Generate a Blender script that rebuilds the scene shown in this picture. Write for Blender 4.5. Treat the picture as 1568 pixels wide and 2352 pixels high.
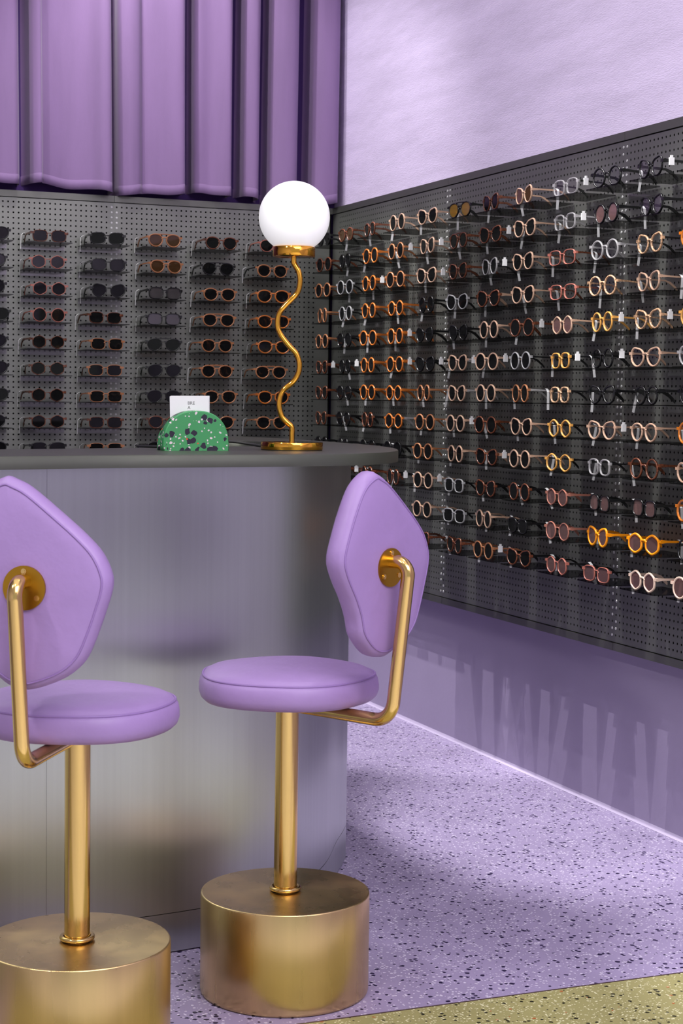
import bpy, math, random
import numpy as np
from mathutils import Vector, Matrix
random.seed(7)
S = bpy.context.scene
for o in list(bpy.data.objects):
    bpy.data.objects.remove(o)
C = S.collection

# ------------------------------------------------------------------ camera
cam_d = bpy.data.cameras.new('camera')
cam = bpy.data.objects.new('camera', cam_d)
C.objects.link(cam)
F = Vector((0.37512244, 0.92452539, -0.06734957))
Rr = Vector((0.92688206, -0.37512373, 0.01310846))
U = Rr.cross(F)
m = Matrix.Identity(4)
for i in range(3):
    m[i][0], m[i][1], m[i][2] = Rr[i], U[i], -F[i]
m[0][3], m[1][3], m[2][3] = -2.58366, -6.50376, 1.221
cam.matrix_world = m
cam_d.sensor_fit = 'VERTICAL'
cam_d.sensor_height = 36.0
cam_d.lens = 59.906
cam_d.clip_start = 0.05
cam_d.dof.use_dof = True
cam_d.dof.focus_distance = 4.1
cam_d.dof.aperture_fstop = 13.0
S.camera = cam

# ------------------------------------------------------------------ world, lights, exposure
w = bpy.data.worlds.new('world')
S.world = w
w.use_nodes = True
w.node_tree.nodes['Background'].inputs[0].default_value = (0.95, 0.97, 1.0, 1)
w.node_tree.nodes['Background'].inputs[1].default_value = 0.85
S.view_settings.view_transform = 'Standard'
S.view_settings.look = 'None'
S.view_settings.exposure = -0.7
S.view_settings.gamma = 1.0
S.view_settings.use_curve_mapping = False

def lamp(name, kind, loc, target, energy, color=(1, 1, 1), **kw):
    d = bpy.data.lights.new(name, kind)
    d.energy = energy
    d.color = color
    for k, v in kw.items():
        setattr(d, k, v)
    o = bpy.data.objects.new(name, d)
    C.objects.link(o)
    o.location = loc
    o.rotation_euler = (Vector(target) - Vector(loc)).to_track_quat('-Z', 'Y').to_euler()
    return o

# ceiling spots: two keys over the counter, track spots along both display walls
lamp('key_spot', 'SPOT', (-3.9, -4.1, 3.3), (-1.2, -3.0, 0.3), 210, (1, .98, .95), shadow_soft_size=.12, spot_size=1.3, spot_blend=.6)
lamp('key_spot', 'SPOT', (-2.6, -4.6, 3.3), (-1.3, -2.9, 0.5), 40, (1, .98, .95), shadow_soft_size=.10, spot_size=1.3, spot_blend=.6)
for y in (-0.3, -1.45, -2.6, -3.75):
    lamp('track_spot', 'SPOT', (-1.05, y, 3.35), (0.0, y, 1.0), 50, (1, .98, .96), shadow_soft_size=.015, spot_size=1.75, spot_blend=.7)
for x in (-1.3, -2.3, -3.3):
    lamp('track_spot', 'SPOT', (x, -1.15, 3.35), (x + .95, 0, 1.7), 85, (1, .98, .96), shadow_soft_size=.03, spot_size=1.5, spot_blend=.7)
for k, y in enumerate((-0.45, -1.15, -1.9, -2.7, -3.5)):
    lamp('beam_spot', 'SPOT', (-.88, y, 3.35), (0.0, y + (.25 if k % 2 else -.25), .45), 400, (1, .98, .96), shadow_soft_size=.007, spot_size=.56, spot_blend=.5)
lamp('ceiling_fill', 'AREA', (-1.3, -7.1, 3.44), (-1.3, -7.1, 0), 300, (1, .99, .98), shape='RECTANGLE', size=2.4, size_y=3.0)  # unseen fill light, added to brighten the floor mirrored in counter and brass
lamp('ceiling_fill', 'AREA', (-2.0, -3.6, 3.44), (-2.0, -3.6, 0), 35, (1, .98, .97), shape='RECTANGLE', size=2.4, size_y=3.2)  # second added fill, lifts the stool seats from above

# ------------------------------------------------------------------ materials
def newmat(name):
    mt = bpy.data.materials.new(name)
    mt.use_nodes = True
    nt = mt.node_tree
    return mt, nt, nt.nodes['Principled BSDF']

def lin(r, g, b):
    f = lambda c: ((c / 255 + .055) / 1.055) ** 2.4 if c > 10 else c / 255 / 12.92
    return (f(r), f(g), f(b), 1)

def pm(name, col, metal=0.0, rough=.5, noise=0, nscale=20, nstretch=(1, 1, 1), bump=0, bscale=100, ndet=6, nrough=.5, aniso=0, rnoise=0, spec=None, sheen=0):
    mt, nt, b = newmat(name)
    b.inputs['Base Color'].default_value = col
    b.inputs['Metallic'].default_value = metal
    b.inputs['Roughness'].default_value = rough
    if spec is not None:
        b.inputs['Specular IOR Level'].default_value = spec
    if sheen:
        b.inputs['Sheen Weight'].default_value = sheen
    N, L = nt.nodes.new, nt.links.new
    if noise or bump or rnoise:
        tc = N('ShaderNodeTexCoord')
        mp = N('ShaderNodeMapping')
        mp.inputs['Scale'].default_value = nstretch
        L(tc.outputs['Object'], mp.inputs['Vector'])
    if noise:
        n = N('ShaderNodeTexNoise')
        n.inputs['Scale'].default_value = nscale
        n.inputs['Detail'].default_value = ndet
        n.inputs['Roughness'].default_value = nrough
        L(mp.outputs[0], n.inputs['Vector'])
        r = N('ShaderNodeMapRange')
        r.inputs['From Min'].default_value = .3
        r.inputs['From Max'].default_value = .7
        r.inputs['To Min'].default_value = 1 - noise
        r.inputs['To Max'].default_value = 1 + noise
        L(n.outputs['Fac'], r.inputs['Value'])
        mx = N('ShaderNodeVectorMath')
        mx.operation = 'SCALE'
        mx.inputs[0].default_value = col[:3]
        L(r.outputs[0], mx.inputs['Scale'])
        L(mx.outputs[0], b.inputs['Base Color'])
    if rnoise:
        n = N('ShaderNodeTexNoise')
        n.inputs['Scale'].default_value = nscale
        n.inputs['Detail'].default_value = 5
        L(mp.outputs[0], n.inputs['Vector'])
        r = N('ShaderNodeMapRange')
        r.inputs['To Min'].default_value = rough - rnoise
        r.inputs['To Max'].default_value = rough + rnoise
        L(n.outputs['Fac'], r.inputs['Value'])
        L(r.outputs[0], b.inputs['Roughness'])
    if bump:
        n = N('ShaderNodeTexNoise')
        n.inputs['Scale'].default_value = bscale
        n.inputs['Detail'].default_value = 4
        L(mp.outputs[0], n.inputs['Vector'])
        bp = N('ShaderNodeBump')
        bp.inputs['Strength'].default_value = bump
        bp.inputs['Distance'].default_value = .01
        L(n.outputs['Fac'], bp.inputs['Height'])
        L(bp.outputs[0], b.inputs['Normal'])
    if aniso:
        b.inputs['Anisotropic'].default_value = aniso
        t = N('ShaderNodeTangent')
        t.direction_type = 'RADIAL'
        t.axis = 'Z'
        L(t.outputs[0], b.inputs['Tangent'])
    return mt

def terrazzo(name, base, dark, light, scale=110, dfrac=.13, lfrac=.35, extra=None, rough=.35, blotch=.08, rad0=.42):
    mt, nt, b = newmat(name)
    N, L = nt.nodes.new, nt.links.new
    b.inputs['Roughness'].default_value = rough
    tc = N('ShaderNodeTexCoord')
    nz = N('ShaderNodeTexNoise')
    nz.inputs['Scale'].default_value = scale * 1.2
    L(tc.outputs['Object'], nz.inputs['Vector'])
    sc = N('ShaderNodeVectorMath')
    sc.operation = 'SCALE'
    sc.inputs['Scale'].default_value = .55 / scale
    L(nz.outputs['Color'], sc.inputs[0])
    ad = N('ShaderNodeVectorMath')
    ad.operation = 'ADD'
    L(tc.outputs['Object'], ad.inputs[0])
    L(sc.outputs[0], ad.inputs[1])
    big = N('ShaderNodeTexNoise')
    big.inputs['Scale'].default_value = 3
    big.inputs['Detail'].default_value = 3
    L(tc.outputs['Object'], big.inputs['Vector'])
    rg = N('ShaderNodeMapRange')
    rg.inputs['From Min'].default_value = .3
    rg.inputs['From Max'].default_value = .7
    rg.inputs['To Min'].default_value = 1 - blotch
    rg.inputs['To Max'].default_value = 1 + blotch
    L(big.outputs['Fac'], rg.inputs['Value'])
    vb = N('ShaderNodeVectorMath')
    vb.operation = 'SCALE'
    vb.inputs[0].default_value = base[:3]
    L(rg.outputs[0], vb.inputs['Scale'])
    cur = vb.outputs[0]
    layers = [(scale * 1.7, lfrac, .42, light), (scale, dfrac, rad0, dark)]
    if extra:
        layers.append((scale * .9, extra[1], .33, extra[0]))
    for k, (s, frac, rad, col) in enumerate(layers):
        off = N('ShaderNodeVectorMath')
        off.operation = 'ADD'
        off.inputs[1].default_value = (k * 3.7, k * 1.3, k * 2.1)
        L(ad.outputs[0], off.inputs[0])
        v = N('ShaderNodeTexVoronoi')
        v.inputs['Scale'].default_value = s
        L(off.outputs[0], v.inputs['Vector'])
        sp = N('ShaderNodeSeparateColor')
        L(v.outputs['Color'], sp.inputs[0])
        a = N('ShaderNodeMath')
        a.operation = 'LESS_THAN'
        a.inputs[1].default_value = frac
        L(sp.outputs[0], a.inputs[0])
        # radius varies per chip
        rr = N('ShaderNodeMath')
        rr.operation = 'MULTIPLY_ADD'
        rr.inputs[1].default_value = rad * .7
        rr.inputs[2].default_value = rad * .5
        L(sp.outputs[1], rr.inputs[0])
        d = N('ShaderNodeMath')
        d.operation = 'LESS_THAN'
        L(v.outputs['Distance'], d.inputs[0])
        L(rr.outputs[0], d.inputs[1])
        mu = N('ShaderNodeMath')
        mu.operation = 'MULTIPLY'
        L(a.outputs[0], mu.inputs[0])
        L(d.outputs[0], mu.inputs[1])
        mx = N('ShaderNodeMix')
        mx.data_type = 'RGBA'
        L(mu.outputs[0], mx.inputs[0])
        L(cur, mx.inputs[6])
        mx.inputs[7].default_value = col
        cur = mx.outputs[2]
    L(cur, b.inputs['Base Color'])
    return mt

def clear(name, tint, gloss=.12, rough=.03, body=None, bfac=0.0):
    """thin transparent sheet: tinted transparency plus a fresnel gloss"""
    mt = bpy.data.materials.new(name)
    mt.use_nodes = True
    nt = mt.node_tree
    N, L = nt.nodes.new, nt.links.new
    nt.nodes.remove(nt.nodes['Principled BSDF'])
    out = nt.nodes['Material Output']
    tr = N('ShaderNodeBsdfTransparent')
    tr.inputs[0].default_value = tint
    gl = N('ShaderNodeBsdfGlossy')
    gl.inputs['Color'].default_value = (.9, .9, .9, 1)
    gl.inputs['Roughness'].default_value = rough
    lw = N('ShaderNodeLayerWeight')
    lw.inputs[0].default_value = .5
    pw = N('ShaderNodeMath')
    pw.operation = 'POWER'
    pw.inputs[1].default_value = 3.0
    L(lw.outputs['Facing'], pw.inputs[0])
    fr = N('ShaderNodeMath')
    fr.operation = 'MULTIPLY_ADD'
    fr.inputs[1].default_value = gloss * 3.5
    fr.inputs[2].default_value = gloss * .35
    L(pw.outputs[0], fr.inputs[0])
    base = tr.outputs[0]
    if body:
        df = N('ShaderNodeBsdfDiffuse')
        df.inputs[0].default_value = body
        mb = N('ShaderNodeMixShader')
        mb.inputs[0].default_value = bfac
        L(base, mb.inputs[1])
        L(df.outputs[0], mb.inputs[2])
        base = mb.outputs[0]
    ms = N('ShaderNodeMixShader')
    L(fr.outputs[0], ms.inputs[0])
    L(base, ms.inputs[1])
    L(gl.outputs[0], ms.inputs[2])
    L(ms.outputs[0], out.inputs[0])
    return mt

M = {}
M['floor'] = terrazzo('lilac_terrazzo', lin(154, 141, 176), lin(34, 23, 60), lin(206, 197, 219), 88, .27, .36, blotch=.10)
M['floor2'] = terrazzo('olive_terrazzo', lin(156, 150, 100), lin(36, 36, 16), lin(222, 218, 180), 105, .17, .42, (lin(170, 96, 48), .04))
M['floor3'] = terrazzo('pale_reflector', lin(222, 220, 220), lin(60, 56, 66), lin(230, 228, 230), 105, .15, .3)  # invented pale floor tone, serves the steel counter's reflection
M['strip'] = pm('divider_brass', lin(90, 70, 72), .5, .5)
M['peg'] = pm('grey_steel', lin(136, 138, 133), .75, .42, noise=.06, nscale=4, rnoise=.06)
M['rail'] = pm('grey_rail', lin(118, 119, 114), .7, .40)
M['dark'] = pm('dark_void', lin(14, 14, 15), 0, .9)
M['screw'] = pm('bright_screw', lin(205, 205, 205), .3, .3)
M['lav'] = pm('lavender_plaster', lin(232, 217, 250), 0, .9, noise=.13, nscale=5, nstretch=(1, .35, 2.2), ndet=12, nrough=.72, bump=.3, bscale=160)
M['purple_wall'] = pm('purple_paint', lin(154, 142, 172), 0, .6, noise=.03, nscale=3, bump=.05, bscale=60)
M['cove'] = pm('pale_cove', lin(186, 174, 204), 0, .5)
M['violet'] = pm('violet_wall', lin(70, 40, 110), 0, .8)
M['ceil'] = pm('ceiling_white', lin(225, 222, 228), 0, .9)
M['curtain'] = pm('purple_velvet', lin(136, 108, 154), 0, .85, noise=.07, nscale=14, nstretch=(1, 1, .15), bump=.06, bscale=500, sheen=.25)
M['ss'] = pm('brushed_steel', lin(190, 196, 192), 1, .32, noise=.03, nscale=90, nstretch=(1, 1, .01), aniso=.7)
M['top'] = pm('grey_laminate', lin(86, 89, 80), .55, .38, noise=.05, nscale=60, nstretch=(.05, .05, 1))
M['brass'] = pm('polished_brass', lin(222, 188, 118), 1, .16, noise=.10, nscale=6, nstretch=(1, 1, .3))
M['brass_base'] = pm('brushed_brass', lin(212, 184, 130), 1, .28, noise=.14, nscale=14, nstretch=(1, 1, .06), aniso=.6, rnoise=.08)
M['plate'] = pm('brass_plate', lin(176, 134, 44), 1, .32)
M['gold'] = pm('mirror_gold', lin(240, 176, 66), 1, .07)
M['vinyl'] = pm('purple_vinyl', lin(154, 125, 181), 0, .48, noise=.04, nscale=9, bump=.35, bscale=13)
M['piping'] = pm('purple_piping', lin(140, 110, 170), 0, .5)
M['white'] = pm('white_paper', lin(235, 235, 236), 0, .7)
M['ink'] = pm('grey_ink', lin(90, 90, 92), 0, .8)
M['tag'] = clear('tag_film', (.9, .9, .9, 1), .05, .2, (.8, .8, .82, 1), .55)
M['cord'] = pm('black_cord', lin(28, 28, 30), 0, .5)
M['green'] = terrazzo('green_terrazzo', lin(66, 150, 92), lin(34, 28, 48), lin(222, 205, 214), 78, .55, .30, (lin(205, 80, 40), .06), .45, .06, .56)
M['acrylic'] = clear('acrylic', (.45, .45, .45, 1), .05, .05)  # grey tint on clear acrylic stands in for dark reflections, deepens its shadows
M['acrylic_clear'] = clear('acrylic_clear', (.94, .94, .94, 1), .12, .1, (.6, .6, .6, 1), .06)  # paler copy of the same acrylic, offsets the shade behind the flange
M['lens_dark'] = clear('lens_dark', (.08, .07, .07, 1), .06, .03, (.008, .008, .009, 1), .6)
M['lens_brown'] = clear('lens_brown', (.32, .17, .08, 1), .12, .03, (.10, .05, .02, 1), .4)
M['lens_amber'] = clear('lens_amber', (.75, .50, .14, 1), .12, .03, (.45, .27, .05, 1), .4)
M['lens_rose'] = clear('lens_rose', (.62, .42, .40, 1), .12, .03, (.22, .13, .13, 1), .35)
M['lens_clear'] = clear('lens_clear', (.96, .96, .96, 1), .07, .03)
M['lens_mirror'] = clear('lens_mirror', (.3, .28, .29, 1), .22, .06, (.09, .08, .085, 1), .5)

globe, nt, b = newmat('opal_globe')
b.inputs['Base Color'].default_value = (.85, .85, .86, 1)
b.inputs['Roughness'].default_value = .12
b.inputs['Emission Color'].default_value = (1, 1, 1, 1)
b.inputs['Emission Strength'].default_value = .62
M['globe'] = globe

FR = {  # frame colours
 'K': (lin(16, 16, 18), 'black'), 'T': (lin(92, 50, 32), 'tortoiseshell'), 'H': (lin(156, 102, 68), 'caramel brown'),
 'O': (lin(174, 96, 36), 'amber orange'), 'C': (lin(200, 164, 140), 'pale champagne'), 'G': (lin(170, 170, 172), 'smoky grey'),
 'M': (lin(246, 150, 14), 'bright marigold'), 'Y': (lin(200, 146, 74), 'honey yellow'), 'P': (lin(186, 122, 104), 'salmon pink'),
 'R': (lin(160, 96, 84), 'rose brown'), 'W': (lin(214, 212, 214), 'clear crystal'), 'L': (lin(176, 140, 110), 'speckled beige'),
 'X': (lin(224, 196, 178), 'opaque beige'), 'A': (lin(214, 120, 24), 'translucent orange')}
for k, (c_, n_) in FR.items():
    if k in 'TL':
        mt = pm('frame_' + n_, c_, 0, .25, noise=.75, nscale=160)
    elif k in 'CGWPA':
        mt = clear('frame_' + n_, tuple(.5 + .5 * x for x in c_[:3]) + (1,), .25, .05, c_, .8 if k != 'W' else .35)
    else:
        mt = pm('frame_' + n_, c_, 0, .25)
    M['f' + k] = mt

# ------------------------------------------------------------------ mesh helpers
class MB:
    def __init__(s):
        s.v, s.f, s.sm = [], [], []
    def add(s, vs, fs, smooth=False):
        o = len(s.v)
        s.v += [tuple(p) for p in vs]
        s.f += [tuple(i + o for i in f) for f in fs]
        s.sm += [smooth] * len(fs)
        return s
    def box(s, x0, x1, y0, y1, z0, z1):
        vs = [(x, y, z) for z in (z0, z1) for y in (y0, y1) for x in (x0, x1)]
        return s.add(vs, [(0, 2, 3, 1), (4, 5, 7, 6), (0, 1, 5, 4), (2, 6, 7, 3), (0, 4, 6, 2), (1, 3, 7, 5)])
    def rings(s, loops, closed=True, cap0=True, cap1=True, smooth=True):
        n = len(loops[0])
        vs = [p for l in loops for p in l]
        fs = []
        for i in range(len(loops) - 1):
            for j in range(n if closed else n - 1):
                a, b_ = i * n + j, i * n + (j + 1) % n
                fs.append((a, b_, b_ + n, a + n))
        s.add(vs, fs, smooth)
        if cap0: s.add(loops[0], [tuple(range(n))[::-1]])
        if cap1: s.add(loops[-1], [tuple(range(n))])
        return s
    def lathe(s, prof, seg=48, smooth=True, c=(0, 0)):
        loops = [[(c[0] + r * math.cos(2 * math.pi * k / seg), c[1] + r * math.sin(2 * math.pi * k / seg), z) for k in range(seg)] for r, z in prof]
        return s.rings(loops, True, True, True, smooth)
    def prism(s, pts, z0, z1, smooth=True, caps=True):
        lo = [(x, y, z0) for x, y in pts]
        hi = [(x, y, z1) for x, y in pts]
        return s.rings([lo, hi], True, caps, caps, smooth)
    def tube(s, path, r, seg=12, closed=False, caps=True):
        P = [Vector(p) for p in path]
        n = len(P)
        loops = []
        T0 = None
        for i in range(n):
            if closed:
                t = (P[(i + 1) % n] - P[i - 1]).normalized()
            else:
                t = (P[min(i + 1, n - 1)] - P[max(i - 1, 0)]).normalized()
            if T0 is None:
                a = Vector((0, 0, 1)) if abs(t.z) < .9 else Vector((1, 0, 0))
                u = t.cross(a).normalized()
            else:
                u = (T0.rotation_difference(t) @ u)
                u = (u - t * u.dot(t)).normalized()
            T0 = t
            v_ = t.cross(u)
            rr = r[i] if isinstance(r, (list, tuple)) else r
            loops.append([tuple(P[i] + (u * math.cos(2 * math.pi * k / seg) + v_ * math.sin(2 * math.pi * k / seg)) * rr) for k in range(seg)])
        if closed:
            loops.append(loops[0])
        return s.rings(loops, True, caps and not closed, caps and not closed, True)
    def mesh(s, name, mat):
        me = bpy.data.meshes.new(name)
        me.from_pydata(s.v, [], s.f)
        me.polygons.foreach_set('use_smooth', s.sm)
        me.update()
        if mat is not None:
            me.materials.append(M[mat] if isinstance(mat, str) else mat)
        return me
    def build(s, name, mat, parent=None):
        return obj(name, s.mesh(name, mat), parent)

def obj(name, me, parent=None):
    o = bpy.data.objects.new(name, me)
    C.objects.link(o)
    o.parent = parent
    return o
def tag(o, label=None, cat=None, group=None, kind=None):
    if label: o['label'] = label
    if cat: o['category'] = cat
    if group: o['group'] = group
    if kind: o['kind'] = kind
    return o
def empty(name, loc, rz=0):
    o = bpy.data.objects.new(name, None)
    o.empty_display_size = .05
    C.objects.link(o)
    o.location = loc
    o.rotation_euler = (0, 0, rz)
    return o
def smooth_path(pts, n=8, closed=False):
    P = [Vector(p) for p in pts]
    L = len(P)
    out = []
    rng = range(L) if closed else range(L - 1)
    for i in rng:
        p0 = P[(i - 1) % L] if closed or i > 0 else P[0] * 2 - P[1]
        p1, p2 = P[i], P[(i + 1) % L]
        p3 = P[(i + 2) % L] if closed or i + 2 < L else P[-1] * 2 - P[-2]
        for k in range(n):
            t = k / n
            out.append(.5 * ((2 * p1) + (p2 - p0) * t + (2 * p0 - 5 * p1 + 4 * p2 - p3) * t * t + (3 * p1 - p0 - 3 * p2 + p3) * t ** 3))
    if not closed:
        out.append(P[-1])
    return out
def fillet(pts, rad, n=8):
    """polyline with rounded corners"""
    P = [Vector(p) for p in pts]
    out = [P[0]]
    for i in range(1, len(P) - 1):
        a, b_ = (P[i - 1] - P[i]), (P[i + 1] - P[i])
        r = rad[i - 1] if isinstance(rad, (list, tuple)) else rad
        an, bn = a.normalized(), b_.normalized()
        ang = an.angle(bn)
        d = min(r / math.tan(ang / 2), a.length * .49, b_.length * .49)
        r = d * math.tan(ang / 2)
        cen = P[i] + (an + bn).normalized() * (r / math.sin(ang / 2))
        s_, e_ = P[i] + an * d - cen, P[i] + bn * d - cen
        for k in range(n + 1):
            t = k / n
            q = (s_ * (1 - t) + e_ * t)
            out.append(cen + q.normalized() * r)
    out.append(P[-1])
    return out

# ------------------------------------------------------------------ the setting
SB = .06          # pegboards stand this far in front of the walls
Z0, Z1 = .497, 1.985   # pegboard cabinet bottom and top
DIV = -3.468
def struct(name, mb, mat):
    return tag(mb.build(name, mat), kind='structure')
tag(struct('floor', MB().box(-6, SB, DIV + .002, SB, -.1, 0), 'floor'))
struct('floor_front', MB().box(-6, SB, -4.1, DIV - .002, -.1, 0), 'floor2')
struct('floor_reflector', MB().box(-6, SB, -10, -4.1, -.1, 0), 'floor3')  # unseen floor, made pale so the counter mirrors a brighter neutral tone
struct('trim_1', MB().box(-6, SB, DIV - .002, DIV + .002, -.05, .0006), 'strip')
struct('ceiling', MB().box(-6.1, SB + .1, -10, SB + .1, 3.5, 3.6), 'ceil')
struct('wall_left', MB().box(-6.1, -6, -10, SB + .1, -.1, 3.5), 'ceil')
struct('wall_back', MB().box(-6, SB + .1, SB, SB + .1, -.1, 3.5), 'violet')
wr = struct('wall_right', MB().box(.03, SB + .1, -10, SB, 1.9865, 3.5), 'lav')
struct('wall_right_lower', MB().box(SB, SB + .1, -10, SB, -.1, 1.986), 'purple_wall')
# small concave cove where the right wall meets the floor
cv = MB()
prof = [(SB, .012), (SB - .002, .005), (SB - .006, .001), (SB - .010, .0005)]
cv.rings([[(x, -10, z) for x, z in prof], [(x, SB, z) for x, z in prof]], False, False, False, True)
tag(cv.build('baseboard_right', 'cove'), kind='structure')

# ------------------------------------------------------------------ pegboards
def pegboard(name, wall, a0, a1, label):
    """wall 'R': plane x=0, runs along -y; wall 'B': plane y=0, runs along -x. a0>a1 (distances from the corner are -a)"""
    root = empty(name, (0, 0, Z0) if False else ((0, (a0 + a1) / 2, Z0) if wall == 'R' else ((a0 + a1) / 2, 0, Z0)))
    ox, oy, oz = root.location
    def P(a, d, z):   # a along the wall, d out of the wall towards the wall behind (positive = deeper)
        p = (d, a, z) if wall == 'R' else (a, d, z)
        return (p[0] - ox, p[1] - oy, p[2] - oz)
    flip = (wall == 'B')
    pit, r, th = .02, .0036, .0015
    zb, zt = .522, 1.958
    e0 = a0 - (.056 if a0 == 0 else .002)
    amin, amax = a1 + .002, a0 - (.013 if (a0 == 0 and wall == 'B') else .004)
    cols = [-.02 * k for k in range(0, 260) if amin + .006 < -.02 * k < e0 - .004]
    rows = [1.942 - .02 * k for k in range(71)]
    seg = 8
    V, Fc = [], []
    vi = 0
    def quad(p):
        nonlocal vi
        V.extend(p)
        Fc.append((vi, vi + 1, vi + 2, vi + 3) if not flip else (vi + 3, vi + 2, vi + 1, vi))
        vi += 4
    h = .01
    sq = [(1, 0), (1, 1), (0, 1), (-1, 1), (-1, 0), (-1, -1), (0, -1), (1, -1)]
    for a in cols:
        for z in rows:
            O, I, B = [], [], []
            for k in range(8):
                t = math.pi / 4 * k
                O.append(P(a + sq[k][0] * h, 0, z + sq[k][1] * h))
                I.append(P(a + math.cos(t) * r, 0, z + math.sin(t) * r))
                B.append(P(a + math.cos(t) * r, th, z + math.sin(t) * r))
            base = vi
            V.extend(O + I + B)
            vi += 24
            for k in range(8):
                k2 = (k + 1) % 8
                f1 = (base + k, base + k2, base + 8 + k2, base + 8 + k)
                f2 = (base + 8 + k, base + 8 + k2, base + 16 + k2, base + 16 + k)
                if flip:
                    f1, f2 = f1[::-1], f2[::-1]
                Fc.append(f1)
                Fc.append(f2)
    cl, ch = min(cols) - h, max(cols) + h
    rl, rh = min(rows) - h, max(rows) + h
    for (aa, ab, za, zc) in ((amin, cl, zb, zt), (ch, amax, zb, zt), (cl, ch, zb, rl), (cl, ch, rh, zt)):
        if ab - aa > 1e-5 and zc - za > 1e-5:
            quad([P(aa, 0, za), P(aa, 0, zc), P(ab, 0, zc), P(ab, 0, za)][::-1])
    me = bpy.data.meshes.new('board')
    me.from_pydata(V, [], Fc)
    me.materials.append(M['peg'])
    obj('board', me, root)
    def bx(nm, mat, aa, ab, d0, d1, za, zc):
        p, q = P(aa, d0, za), P(ab, d1, zc)
        mb = MB().box(min(p[0], q[0]), max(p[0], q[0]), min(p[1], q[1]), max(p[1], q[1]), za - oz, zc - oz)
        return mb.build(nm, mat, root)
    bx('backing', 'dark', amin, a0 - .002, .012, SB - .001, Z0 + .004, Z1 - .004)
    bx('top_rail', 'rail', a1 + .0008, a0 - .0008, -.003, SB - .001, zt + .003, Z1)
    bx('bottom_rail', 'rail', a1 + .0008, a0 - .0008, -.003, SB - .001, Z0, zb - .003)
    # bright screw heads in the hole columns beside the panel joint
    if a0 != 0 or True:
        sm = MB()
        cs = [c_ for c_ in (max(cols) if a0 != 0 else None, min(cols)) if c_ is not None]
        for ci in cs:
            for k, z in enumerate(rows):
                if (k * 7 + int(-ci * 50)) % 3 != 0 or random.random() < .25:
                    rr, zz = .0034, z
                    pts = [P(ci + rr * math.cos(t * math.pi / 4), -.0012, zz + rr * math.sin(t * math.pi / 4)) for t in range(8)]
                    pts2 = [P(ci + .0045 * math.cos(t * math.pi / 4), .0005, zz + .0045 * math.sin(t * math.pi / 4)) for t in range(8)]
                    sm.rings([pts2, pts], True, False, True, True)
        o = sm.build('screw_heads', 'screw', root)
        o['kind'] = 'stuff'
    return tag(root, label, 'pegboard', 'perforated display panels')

pegboard('pegboard_panel', 'B', 0, -.91, 'grey perforated steel panel under the curtain, next to the corner')
pegboard('pegboard_panel', 'B', -.91, -2.07, 'grey perforated steel panel under the curtain, second from the corner')
pegboard('pegboard_panel', 'R', 0, -1.09, 'grey perforated steel panel under the lavender wall, next to the corner')
pegboard('pegboard_panel', 'R', -1.09, -2.25, 'grey perforated steel panel under the lavender wall, second from the corner')
pegboard('pegboard_panel', 'R', -2.25, -3.41, 'grey perforated steel panel under the lavender wall, third from the corner')

# ------------------------------------------------------------------ curtain
ctl = [(-2.3, .02), (-2.15, .08), (-2.05, .0), (-1.95, .08), (-1.85, .02), (-1.72, .09), (-1.62, .0), (-1.5, .05), (-1.42, .07),
 (-1.347, .075), (-1.305, .082), (-1.286, .06), (-1.276, -.005), (-1.248, 0), (-1.232, .05), (-1.205, .068), (-1.185, .045), (-1.098, .036),
 (-1.013, .052), (-.972, .082), (-.938, .08), (-.928, .03), (-.922, -.005), (-.902, 0), (-.894, .045), (-.86, .062), (-.823, .06), (-.803, .044),
 (-.782, .05), (-.72, .066), (-.665, .085), (-.643, .07), (-.634, 0), (-.598, -.005), (-.588, .045), (-.53, .055), (-.48, .085), (-.455, .075),
 (-.447, 0), (-.402, -.005), (-.393, .06), (-.36, .08), (-.337, .065), (-.328, 0), (-.288, -.005), (-.279, .06), (-.225, .085), (-.18, .072), (-.169, 0),
 (-.112, -.005), (-.101, .06), (-.05, .08), (-.004, .07), (.007, 0), (.017, -.005), (.027, .004)]
prof = smooth_path([(x, d, 0) for x, d in ctl], 6)
random.seed(3)
hem = []
for i, p in enumerate(prof):
    hem.append(2.0 + .010 * math.sin(p.x * 9.0) + .005 * math.sin(p.x * 31 + 1) - .07 * (p.y - .045) * .6)
zs = [0, .035, .036, .15, .3, .5, .75, 1.0, 1.25, 1.49]
loops = []
for k, dz in enumerate(zs):
    lp = []
    for i, p in enumerate(prof):
        amp = 1.0 - .18 * (dz / 1.5) + .05 * math.sin(p.x * 5 + dz * 2)
        dx = .012 * math.sin(p.x * 3.1 + 2) * (dz / 1.5)
        lp.append((p.x + dx, 0.048 - p.y * amp * 1.5, hem[i] + dz * (3.49 - hem[i]) / 1.49))
    loops.append(lp)
mb = MB()
mb.rings(loops[1:], False, False, False, True)
cur = empty('curtain', (0, 0, 0))
tag(cur, 'long purple velvet curtain hanging in folds above the pegboard', 'curtain')
mb.build('drape', 'curtain', cur)
mb = MB()
o2 = [[(x, y - .0015, z) for x, y, z in lp] for lp in (loops[0], loops[1])]
mb.rings([loops[0], o2[0], o2[1], loops[2]], False, False, False, True)
mb.build('hem', 'curtain', cur)

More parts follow.
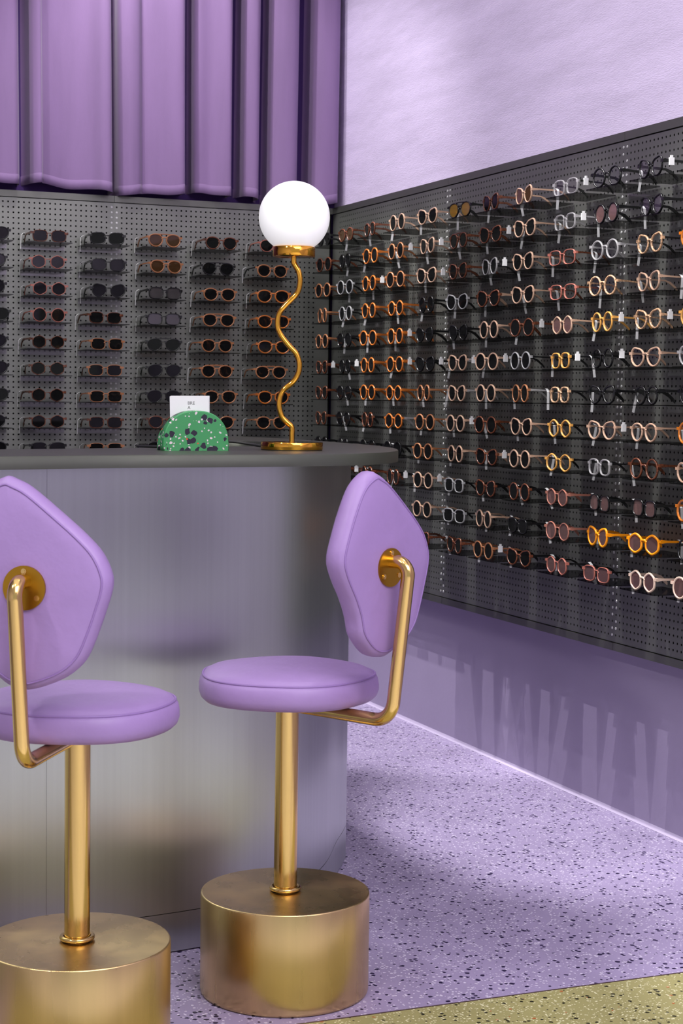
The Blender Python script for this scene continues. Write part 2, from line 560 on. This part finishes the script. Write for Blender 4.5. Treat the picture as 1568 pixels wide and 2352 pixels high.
# ------------------------------------------------------------------ counter
ZT = 1.0934
TH = .027
outer = [(-2.75, -3.34), (-2.4, -3.235), (-2.15, -3.155), (-1.938, -3.092), (-1.708, -3.034), (-1.5, -3.008), (-1.26, -2.985), (-1.123, -2.945), (-1.02, -2.88),
         (-.93, -2.77), (-.872, -2.65), (-.826, -2.506), (-.797, -2.341), (-.79, -2.165), (-.791, -1.967), (-.80, -1.72), (-.83, -1.52), (-.89, -1.43), (-.98, -1.392), (-1.10, -1.385)]
inner = [(-1.10, -1.90), (-1.06, -1.905), (-1.02, -1.94), (-.995, -2.02), (-1.0, -2.16), (-1.04, -2.29), (-1.134, -2.385), (-1.24, -2.44), (-1.40, -2.50), (-1.6, -2.58), (-1.856, -2.663), (-2.15, -2.755), (-2.62, -2.90)]
def xy(path):
    return [(p.x, p.y) for p in path]
so = smooth_path([(x, y, 0) for x, y in outer], 8)
si = smooth_path([(x, y, 0) for x, y in inner], 8)
top = xy(so) + xy(si)
tb = MB()
lo, hi = ZT - TH, ZT
ob = empty('countertop', (-1.2, -2.7, 0))
tag(ob, 'dark grey laminate countertop with a rounded end on the steel counter', 'countertop')
sh = lambda pts: [(x + 1.2, y + 2.7) for x, y in pts]
def inset(pts, d):
    """shrink a closed polygon (numpy)"""
    a = np.array(pts)
    n = len(a)
    nx = np.roll(a, -1, 0) - np.roll(a, 1, 0)
    nx /= np.linalg.norm(nx, axis=1)[:, None] + 1e-9
    nrm = np.stack([-nx[:, 1], nx[:, 0]], 1)
    area = .5 * np.sum(a[:, 0] * np.roll(a[:, 1], -1) - np.roll(a[:, 0], -1) * a[:, 1])
    return [tuple(p) for p in a + nrm * d * (1 if area > 0 else -1)]
t2 = inset(top, .0015)
tb.rings([[(x, y, lo) for x, y in sh(top)], [(x, y, hi - .0015) for x, y in sh(top)], [(x, y, hi) for x, y in sh(t2)]], True, False, False, True)
tb.build('edge_band', 'top', ob)
import bmesh
def cap(pts, z, name, mat, parent, up=True):
    bm = bmesh.new()
    vs = [bm.verts.new((x, y, z)) for x, y in pts]
    f = bm.faces.new(vs)
    bmesh.ops.triangulate(bm, faces=[f])
    bm.normal_update()
    if (sum(f.normal.z for f in bm.faces) > 0) != up:
        bmesh.ops.reverse_faces(bm, faces=bm.faces[:])
    me = bpy.data.meshes.new(name)
    bm.to_mesh(me)
    me.materials.append(M[mat])
    return obj(name, me, parent)
cap(sh(t2), hi, 'top_surface', 'top', ob)
cap(sh(top), lo, 'underside', 'top', ob, False)

bo = [(-2.72, -3.275), (-2.4, -3.175), (-2.15, -3.10), (-1.9, -3.035), (-1.7, -2.995), (-1.506, -2.970), (-1.34, -2.935), (-1.20, -2.865), (-1.08, -2.72),
      (-.975, -2.535), (-.918, -2.44), (-.876, -2.355), (-.858, -2.25), (-.85, -2.1), (-.85, -1.9), (-.86, -1.72), (-.885, -1.56), (-.94, -1.475), (-1.0, -1.447), (-1.08, -1.44)]
bi = [(-1.08, -1.84), (-1.04, -1.85), (-.985, -1.89), (-.945, -2.01), (-.95, -2.17), (-.995, -2.32), (-1.11, -2.435), (-1.22, -2.49), (-1.40, -2.55), (-1.6, -2.63), (-1.856, -2.713), (-2.15, -2.80), (-2.6, -2.94)]
sbo = xy(smooth_path([(x, y, 0) for x, y in bo], 10))
sbi = xy(smooth_path([(x, y, 0) for x, y in bi], 10))
ct = empty('counter', (-1.2, -2.7, 0))
tag(ct, 'brushed stainless steel service counter curving round behind the stools', 'counter')
MB().prism(sh(inset(sbo + sbi, .006)), .002, ZT - TH - .001, True, False).build('core', 'dark', ct)
def skin(path, z0, z1, name, th=.004):
    a = np.array(path)
    d = np.gradient(a, axis=0)
    d /= np.linalg.norm(d, axis=1)[:, None]
    nrm = np.stack([-d[:, 1], d[:, 0]], 1)   # inward for a path that keeps the inside on its left
    b_ = a + nrm * th
    A, B = sh([tuple(p) for p in a]), sh([tuple(p) for p in b_])
    mb = MB()
    mb.rings([[(x, y, z0) for x, y in B], [(x, y, z0) for x, y in A], [(x, y, z1) for x, y in A], [(x, y, z1) for x, y in B]], False, False, False, False)
    n = len(A)
    for k in range(len(mb.sm)):
        mb.sm[k] = True if (n - 1) <= k < 2 * (n - 1) else False
    # own vertices for the outer face, so that shading stays clean
    mb2 = MB()
    mb2.rings([[(x, y, z0) for x, y in A], [(x, y, z1) for x, y in A]], False, False, False, True)
    mb2.rings([[(x, y, z0) for x, y in B], [(x, y, z0) for x, y in A]], False, False, False, False)
    mb2.rings([[(x, y, z1) for x, y in A], [(x, y, z1) for x, y in B]], False, False, False, False)
    return mb2.build(name, 'ss', ct)
fine = xy(smooth_path([(x, y, 0) for x, y in bo], 60))
cut = min(range(len(fine)), key=lambda i: abs(fine[i][0] + 1.826) + (0 if i < len(fine) // 2 else 9))
L1, L2 = fine[:cut], fine[cut:]
L1 = L1 + [(L2[0][0] - .0005, L2[0][1])]
skin(L1, .09, ZT - TH - .0005, 'side_panel')
skin(L2, .09, ZT - TH - .0005, 'side_panel')
skin(fine, .003, .0885, 'kick_plate')
skin(sbi, .003, ZT - TH - .0005, 'inner_panel')

# ------------------------------------------------------------------ table lamp
lx, ly = -1.172, -2.705
lp = empty('table_lamp', (lx, ly, ZT), math.radians(-22))
tag(lp, 'gold table lamp with a wavy stem and white opal globe on the countertop', 'lamp')
MB().lathe([(.0725, 0), (.0725, .002)], 64).build('foot_pad', 'cord', lp)
MB().lathe([(.0735, .002), (.074, .0028), (.074, .0185), (.0733, .0193)], 96).build('base', 'gold', lp)
mm = 1 / 966.0
wav = [(957, 2180), (957, 2120), (957, 2080), (950, 2050), (905, 2010), (872, 1970), (852, 1900), (853, 1830), (880, 1760), (955, 1695), (1000, 1625), (1012, 1545), (985, 1460), (920, 1390),
       (852, 1300), (830, 1220), (845, 1130), (905, 1055), (985, 970), (1008, 885), (1000, 805), (962, 735), (956, 710), (956, 675)]
k_ = mm / 3.564
wp = [((x - 957) * k_, 0, .019 + (2180 - y) * k_) for x, y in wav]
MB().tube([(q.x, q.y, q.z) for q in smooth_path(wp, 6)], .0066, 16).build('stem', 'gold', lp)
zc = .019 + (2180 - 675) * k_
MB().lathe([(.003, zc), (.0495, zc), (.0502, zc + .001), (.0502, zc + .0215), (.0495, zc + .0225), (.047, zc + .0225), (.047, zc + .012)], 96).build('globe_cap', 'gold', lp)
gr = .0838
gz = zc + .0225 + .0705
a0 = math.asin(.046 / gr)
MB().lathe([(gr * math.sin(math.pi - t), gz + gr * math.cos(math.pi - t)) for t in np.linspace(a0, math.pi - .01, 40)], 64).build('globe', 'globe', lp)
cord = smooth_path([(-1.222, -2.655, ZT + .006), (-1.25, -2.61, ZT + .012), (-1.29, -2.59, ZT + .017), (-1.33, -2.60, ZT + .012), (-1.37, -2.63, ZT + .0035), (-1.44, -2.60, ZT + .0035), (-1.5, -2.52, ZT + .0035)], 8)
c2 = math.cos(math.radians(22)); s2 = math.sin(math.radians(22))
loc = []
for p in cord:
    dx, dy = p.x - lx, p.y - ly
    loc.append((dx * c2 - dy * s2, dx * s2 + dy * c2, p.z - ZT))
MB().tube(loc, .0032, 8).build('power_cord', 'cord', lp)

# ------------------------------------------------------------------ card holder and cards
hx, hy = -1.422, -2.724
hr = math.radians(1)
hd = empty('card_holder', (hx, hy, ZT), hr)
tag(hd, 'green terrazzo half round card holder beside the lamp', 'card holder')
HW, HH, HD = .0790, .092, .05
def arch(w_, h_):
    pts = [(-w_, 0)]
    for t in np.linspace(math.pi, 0, 33):
        c_, s_ = math.cos(t), math.sin(t)
        pts.append((w_ * math.copysign(abs(c_) ** .85, c_), .012 + (h_ - .012) * abs(s_) ** .85))
    pts.append((w_, 0))
    return pts
# two slabs with a slot between, joined by a lower body
def slab(name, y0, y1, pts, bev=.004):
    cx = 0
    def lp(y, k):
        return [(x * (1 - k), y, max(0, z * (1 - k))) for x, z in pts]
    mb = MB().rings([lp(y0, .03), lp(y0 + bev * .3, .008), lp(y0 + bev, 0), lp(y1 - bev, 0), lp(y1 - bev * .3, .008), lp(y1, .03)], True, False, False, True)
    mb.add(lp(y0, .03), [tuple(range(len(pts)))])
    mb.add(lp(y1, .03), [tuple(range(len(pts)))[::-1]])
    return mb.build(name, 'green', hd)
slab('front_half', -HD / 2, .004, arch(HW, HH))
slab('back_half', .013, HD / 2 + .006, arch(HW * .99, HH * .80))
MB().box(-.066, .066, .003, .014, 0, .030).build('slot_floor', 'green', hd)
cd = empty('card_stack', (hx + .0085 * math.sin(-hr), hy + .0085 * math.cos(hr), ZT + .031), hr)
tag(cd, 'stack of white printed cards standing in the green holder', 'cards')
for k in range(3):
    o = MB().box(-.047, .047, -.0004, .0004, 0, .094).build('card', 'white', cd)
    o.location = (-.006 + .0012 * k, -.0026 + k * .0022, .0005 * k)
    o.rotation_euler = (0, math.radians(-1.5 + .4 * k), 0)
for j, tx in enumerate(('BRE', 'A', 'THE')):
    fc = bpy.data.curves.new('printed_text', 'FONT')
    fc.body = tx
    fc.size = .0105
    fc.extrude = .00005
    to = bpy.data.objects.new('printed_text', fc)
    C.objects.link(to)
    dg = bpy.context.evaluated_depsgraph_get()
    me = bpy.data.meshes.new_from_object(to.evaluated_get(dg))
    bpy.data.objects.remove(to)
    me.materials.clear()
    me.materials.append(M['ink'])
    t_ = obj('printed_text', me, cd)
    t_.location = (-.0125, -.0032, .0745 - j * .0105)
    t_.rotation_euler = (math.pi / 2, 0, 0)

# ------------------------------------------------------------------ stools
OUT = [(-.045, .186), (-.028, .183), (.002, .168), (.058, .124), (.098, .09), (.126, .06), (.142, .026), (.143, 0), (.132, -.038), (.117, -.081), (.101, -.118),
       (.083, -.14), (.06, -.156), (.03, -.169), (0, -.177), (-.03, -.172), (-.055, -.155), (-.075, -.13), (-.084, -.098), (-.10, -.062), (-.128, -.015), (-.14, .02), (-.130, .06), (-.105, .12), (-.078, .165)]
def stool(x, y, rear, label):
    rz = math.atan2(rear[1], rear[0]) - math.pi / 2     # local +Y points to the rear of the stool
    r = empty('bar_stool', (x, y, 0), rz)
    tag(r, label, 'stool', 'purple swivel stools at the counter')
    MB().lathe([(.168, 0), (.1725, .002), (.1735, .008), (.1735, .2035), (.1728, .2055), (.1705, .2062)], 96).build('base', 'brass_base', r)
    MB().tube([(0, 0, .2), (0, 0, .618)], .0238, 32).build('post', 'brass', r)
    ring = [(.0285 * math.cos(t), .0285 * math.sin(t), .2125) for t in np.linspace(0, 2 * math.pi, 33)[:-1]]
    MB().tube(ring, .0045, 10, True).build('collar', 'brass', r)
    # seat: rounded five sided cushion
    n = 80
    def lp(s_, z):
        out = []
        for k in range(n):
            t = 2 * math.pi * k / n
            R = .184 * s_ * (1 + .018 * math.cos(5 * t + .7) + .008 * math.cos(2 * t))
            out.append((R * math.cos(t), R * math.sin(t), z))
        return out
    zb = .606
    prof = [(.88, 0), (.94, .002), (.98, .009), (1, .020), (.998, .033), (.985, .044), (.962, .0505), (.945, .052), (.925, .0565), (.86, .062), (.7, .0675), (.45, .070), (.2, .0712), (.02, .0714)]
    mb = MB().rings([lp(s_, zb + z) for s_, z in prof], True, True, True, True)
    seat = mb.build('seat', 'vinyl', r)
    MB().tube(lp(.956, zb + .0518), .0024, 8, True).build('piping', 'piping', seat)
    # bracket: one bent tube from under the seat to the back plate
    path = fillet([(0, .012, .592), (0, .268, .592), (0, .306, .905), (0, .25, .905)], [.045, .034], 10)
    MB().tube([tuple(p) for p in path], .0132, 20).build('bracket_tube', 'brass', r)
    # backrest
    o_ = smooth_path([(a, b_, 0) for a, b_ in OUT], 4, True)
    cen = Vector((.0, .0, 0))
    def bl(ins, dy):
        k = 1 - ins / .135
        pts = []
        for p in o_:
            px, pz = p.x * k, p.y * k
            pts.append((-px, .232 + dy - .004 * (px / .15) ** 2, .893 + pz))
        return pts
    sec = [(.13, .0275), (.10, .0275), (.06, .0272), (.03, .0262), (.014, .0245), (.0095, .0225), (.006, .021), (.001, .012), (0, 0), (.001, -.012), (.006, -.02), (.014, -.0245), (.04, -.029), (.08, -.032), (.13, -.033)]
    mb = MB().rings([bl(i, d) for i, d in sec], True, True, True, True)
    br = mb.build('backrest', 'vinyl', r)
    MB().tube(bl(.0098, .0232), .0019, 8, True).build('piping', 'piping', br)
    # mounting plate with three screws
    mb = MB()
    seg = 40
    def disc(cx, cz, R, y0, y1, mb):
        l0 = [(cx + R * math.cos(2 * math.pi * k / seg), y0, cz + R * math.sin(2 * math.pi * k / seg)) for k in range(seg)]
        l1 = [(a, y1, c_) for a, _, c_ in l0]
        mb.rings([l0, l1], True, True, True, True)
        return mb
    pl = disc(0, .893, .0378, .258, .2632, MB()).build('back_plate', 'plate', r)
    for t in (90, 215, 325):
        cx, cz = .0285 * math.cos(math.radians(t)), .893 + .0285 * math.sin(math.radians(t))
        s_ = disc(cx, cz, .0048, .2632, .2648, MB())
        disc(cx, cz, .0026, .2648, .2655, s_)
        s_.build('screw', 'brass', pl)
    return r
stool(-1.385, -3.269, (.48, -.877), 'purple cushioned brass stool turned sideways, beside the rounded counter end')
stool(-1.860, -3.440, (-.55, -.835), 'purple cushioned brass stool facing the counter squarely, farther from the rounded counter end')

# ------------------------------------------------------------------ shelves and eyewear
SHAPES = {'r': 'round', 'p': 'panto', 's': 'square', 'h': 'hexagonal', 'e': 'cat-eye', 'o': 'oval', 'v': 'brow-bar'}
def outline(sh_, n=30):
    pts = []
    for k in range(n):
        t = 2 * math.pi * k / n
        c_, s_ = math.cos(t), math.sin(t)
        if sh_ == 'r': x, z = .0240 * c_, .0235 * s_
        elif sh_ == 'o': x, z = .0228 * c_, .0245 * s_
        elif sh_ in 'pv':
            x, z = .0252 * c_ * (1 + .07 * s_), .0222 * s_
            if s_ > 0: z = .0200 * s_ ** .8
        elif sh_ == 's':
            e = .62
            x = .0262 * math.copysign(abs(c_) ** e, c_) * (1 + .04 * s_)
            z = .0195 * math.copysign(abs(s_) ** e, s_)
        elif sh_ == 'h':
            q = math.cos(math.pi / 6) / math.cos((t + math.pi / 6) % (math.pi / 3) - math.pi / 6)
            q = .55 * q + .45 * (1 / 1.04)
            x, z = .0262 * q * c_, .0232 * q * s_
        else:  # cat-eye: wide at the outer upper corner (x positive = outer)
            x = .0252 * c_ * (1 + .10 * s_)
            z = .0212 * s_ + .006 * max(0, c_) * max(0, s_ + .2) * 1.6
        pts.append((x, z))
    return pts
CX = .0355
_cache = {}
def gmesh(sh_, fk, thick):
    key = ('F', sh_, fk, thick)
    if key in _cache: return _cache[key]
    o_ = outline(sh_)
    n = len(o_)
    zb = -min(z for x, z in o_) + thick
    mb = MB()
    for sd in (-1, 1):
        def lp(k, y):
            out = []
            for x, z in o_:
                d = math.hypot(x, z)
                f = (d + k) / d
                out.append((sd * (CX + x * f), y, zb + z * f))
            return out if sd > 0 else out[::-1]
        hy = .0022
        mb.rings([lp(0, hy), lp(0, -hy), lp(thick * .5, -hy - .0008), lp(thick, -hy + .0004), lp(thick, hy), lp(0, hy)], True, False, False, True)
        # end piece
        xo = CX + .0245 + thick * .4
        mb.box(min(sd * (xo - .004), sd * .0715), max(sd * (xo - .004), sd * .0715), -.0022, .004, zb + .0075, zb + .0150)
    bz = zb + .005
    mb.tube([(-CX + .0235, 0, bz), (-.006, -.001, bz + .0055), (.006, -.001, bz + .0055), (CX - .0235, 0, bz)], thick * .62, 6)
    if sh_ == 'v':
        mb.tube([(-CX + .004, 0, zb + .0205 + thick * .4), (0, -.001, zb + .0215 + thick * .4), (CX - .004, 0, zb + .0205 + thick * .4)], thick * .5, 6)
    _cache[key] = (mb.mesh('frame_front', 'f' + fk), zb)
    return _cache[key]
def lmesh(sh_, sd, lm):
    key = ('L', sh_, sd, lm)
    if key in _cache: return _cache[key]
    o_ = outline(sh_)
    mb = MB()
    def lp(y): 
        a = [(sd * x * 1.02, y, z * 1.02) for x, z in o_]
        return a if sd > 0 else a[::-1]
    mb.rings([lp(.0008), lp(-.0008)], True, True, True, False)
    _cache[key] = mb.mesh('lens', lm)
    return _cache[key]
def tmesh(sd, fk, wide):
    key = ('T', sd, fk, wide)
    if key in _cache: return _cache[key]
    mb = MB()
    st = [(0, .002, 0), (0, .02, .0005), (.001, .055, 0), (.0015, .082, -.001), (.001, .098, -.008), (0, .112, -.0195), (-.001, .118, -.026)]
    loops = []
    for i, (x, y, z) in enumerate(st):
        h = wide * (.62 if 0 < i < 4 else 1.0) * (.8 if i == len(st) - 1 else 1)
        wd = .0017
        loops.append([(sd * x - wd, y, z - h), (sd * x + wd, y, z - h), (sd * x + wd, y, z + h), (sd * x - wd, y, z + h)])
    mb.rings(loops, True, True, True, False)
    _cache[key] = mb.mesh('temple', 'f' + fk)
    return _cache[key]
def tagmesh(kind):
    key = ('tag', kind)
    if key in _cache: return _cache[key]
    mb = MB()
    if kind == 'flag':     # folded paper flag closed round the temple beside the hinge
        mb.box(-.0028, .0028, -.007, .007, -.012, .008)
        mb.box(-.0028, .0028, -.003, .003, .008, .014)
        _cache[key] = mb.mesh('price_tag', 'white')
    else:                  # narrow strip looped over the temple, hanging past the shelf edge
        p = [(-.001, .004), (.003, .0055), (.010, .002), (.0175, -.006), (.0185, -.02), (.020, -.075)]
        a = [(x, -.0038, z) for x, z in p]
        b_ = [(x, .0038, z) for x, z in p]
        a2 = [(x + .0006, -.0038, z + .0004) for x, z in p]
        b2 = [(x + .0006, .0038, z + .0004) for x, z in p]
        loops = [[a[i], b_[i], b2[i], a2[i]] for i in range(len(p))]
        mb.rings(loops, True, True, True, False)
        _cache[key] = mb.mesh('price_tag', 'tag' if kind == 'film' else 'white')
    return _cache[key]

LENS = {'d': ('lens_dark', 'dark'), 'b': ('lens_brown', 'brown'), 'y': ('lens_amber', 'yellow'), 'n': ('lens_rose', 'rose tinted'), 'c': ('lens_clear', 'clear'), 'm': ('lens_mirror', 'mirrored')}
ORD = ['first', 'second', 'third', 'fourth', 'fifth', 'sixth', 'seventh', 'eighth', 'ninth', 'tenth', 'eleventh', 'twelfth']
shelf_me = MB().box(-.085, .085, -.139, -.0042, -.003, 0).mesh('plate', 'acrylic')
flange_me = MB().box(-.085, .085, -.0040, -.0016, -.021, 0).mesh('flange', 'acrylic_clear')
TR = random.Random(11)
def glasses(code, wall, a, z, row, idx):
    """code: shape, frame, lens [, temple colour]"""
    sh_, fk, lk = code[0], code[1], code[2]
    tk = code[3] if len(code) > 3 else fk
    thick = {'K': .0040, 'T': .0042, 'H': .0044, 'O': .0049, 'C': .0047, 'M': .0058, 'Y': .0044, 'X': .0052, 'A': .0056, 'L': .0048, 'W': .0042}.get(fk, .0040)
    if fk in 'PR' : thick = .0030
    if wall == 'B' and fk in 'TH' and sh_ in 'hs': thick = .0026
    fm, zb = gmesh(sh_, fk, thick)
    jx, jr = TR.uniform(-.008, .008), math.radians(TR.uniform(-7, 7))
    wallname = 'pegboard under purple curtain' if wall == 'B' else 'pegboard under lavender wall'
    place = f'{ORD[row]} row down, {ORD[idx]} from corner, {wallname}'
    sun = lk in 'dbym'
    nm = 'sunglasses' if sun else 'eyeglasses'
    if wall == 'R':
        g = empty(nm, (-.124, a + jx, z), -math.pi / 2 + jr)
        s_ = empty('display_shelf', (0, a, z), -math.pi / 2)
    else:
        g = empty(nm, (a + jx, -.124, z), jr)
        s_ = empty('display_shelf', (a, 0, z))
    obj('plate', shelf_me, s_)
    obj('mounting_flange', flange_me, s_)
    tag(s_, 'clear acrylic shelf, ' + place, 'shelf', 'acrylic shelves on the pegboards')
    tag(g, f'{FR[fk][1]} {SHAPES[sh_]} {nm}, ' + place, 'glasses', 'eyewear on the pegboard shelves')
    obj('frame_front', fm, g)
    for sd in (-1, 1):
        o = obj('lens', lmesh(sh_, sd, LENS[lk][0]), g)
        o.location = (sd * CX, 0, zb)
        o = obj('temple', tmesh(sd, tk, .0052 if fk in 'KMOXPT' else .0036), g)
        o.location = (sd * .0695, 0, zb + .0112)
        o.rotation_euler = (math.radians(TR.uniform(-2, 0)), 0, 0)
    # price tag
    if wall == 'B':
        o = obj('price_tag', tagmesh('paper'), g)
        o.location = (-.0715, .085, zb + .012)
        o.rotation_euler = (0, 0, math.pi + math.radians(TR.uniform(-15, 15)))
        o.scale = (1, .7, .78)
    else:
        u_ = TR.random()
        if u_ < .22:
            o = obj('price_tag', tagmesh('flag'), g)
            o.location = (.0725, .022, zb + .0112)
        if u_ > .12:
            o = obj('price_tag', tagmesh('film'), g)
            o.location = (.0705, TR.uniform(.05, .075), zb + .0112)
            o.rotation_euler = (math.radians(TR.uniform(-14, 14)), 0, 0)
            o.scale = (1, 1, .80)
    return g

RW = [  # right wall: rows from the top, columns from the corner (shape, frame, lens, temple)
 'pKd pTb pTd oCd eCd vKy eTd eCb sWcK rKc eKc eWc',
 'rTd rKd rOd oHd eCd vTd eTd eCd sWcW rKn eKc eWc',
 'rHd rGdK rOd oHd eCd eTd eWdK eCd sRcT rWc eLcK rAc',
 'oHd rGdK rOd hOd oKd eGdK eTdC eCd sRcT rLc eCc eWc',
 'rHd rKd rOd rOd eKd eKd rCd rTd hCn rYc eLc rYc',
 'eTd rKd rOd rOd eKd eCdW rCd rGdK sYcK rKc eCc eWc',
 'eTd rKd rOd hOd rHd eCdW rCd rHdW sLcK eKc pKc eKc',
 'eTd rKd rTdK hOdW rHd rCd rTd eCd hYcK eCc pCc rAc',
 'rKd rKd rKd rKd rHd rCd eTdC rCd hYcK sWcK oTc eCc',
 'rTd rTd rTd rTdK rCd sGdK eTdK rTdK hPn sKnK sKn rAc',
 '- - - - rCd sGdK rCd sKd rPn eMn hMn rKc',
 '- - - - eTd eTd rHd eTdK hRnK sRnK hXn oXnR']
COLR = [-.222, -.452, -.687, -.925, -1.185, -1.432, -1.655, -1.883, -2.125, -2.358, -2.588, -2.818]
for i, line in enumerate(RW):
    for j, code in enumerate(line.split()):
        if code != '-':
            glasses(code, 'R', COLR[j], 1.811 - .1 * i, i, j)
BW = [  # back wall: rows from the top, columns counted from the corner
 'pRd pTd vHb sKd sTd pKd',
 'pHdK vKd vHb sKd hRd pKd',
 'pOd pHd sKm eKd hRd rKd',
 'pOd vHd sKm sTd rRd pKd',
 'pOd pHd vKd sHd hTd pKd',
 'vHd vHd vKd sHdT hTd pKd',
 'pOd pHd pKd sHd hTd pKd',
 'pHd pHd pTd sTd hTd pKd',
 'pHd pHd pKd sHd sKd pKd']
COLB = [-.30, -.522, -.745, -.968, -1.19, -1.412]
for i, line in enumerate(BW):
    for j, code in enumerate(line.split()):
        glasses(code, 'B', COLB[j], 1.786 - .0995 * i, i, j)
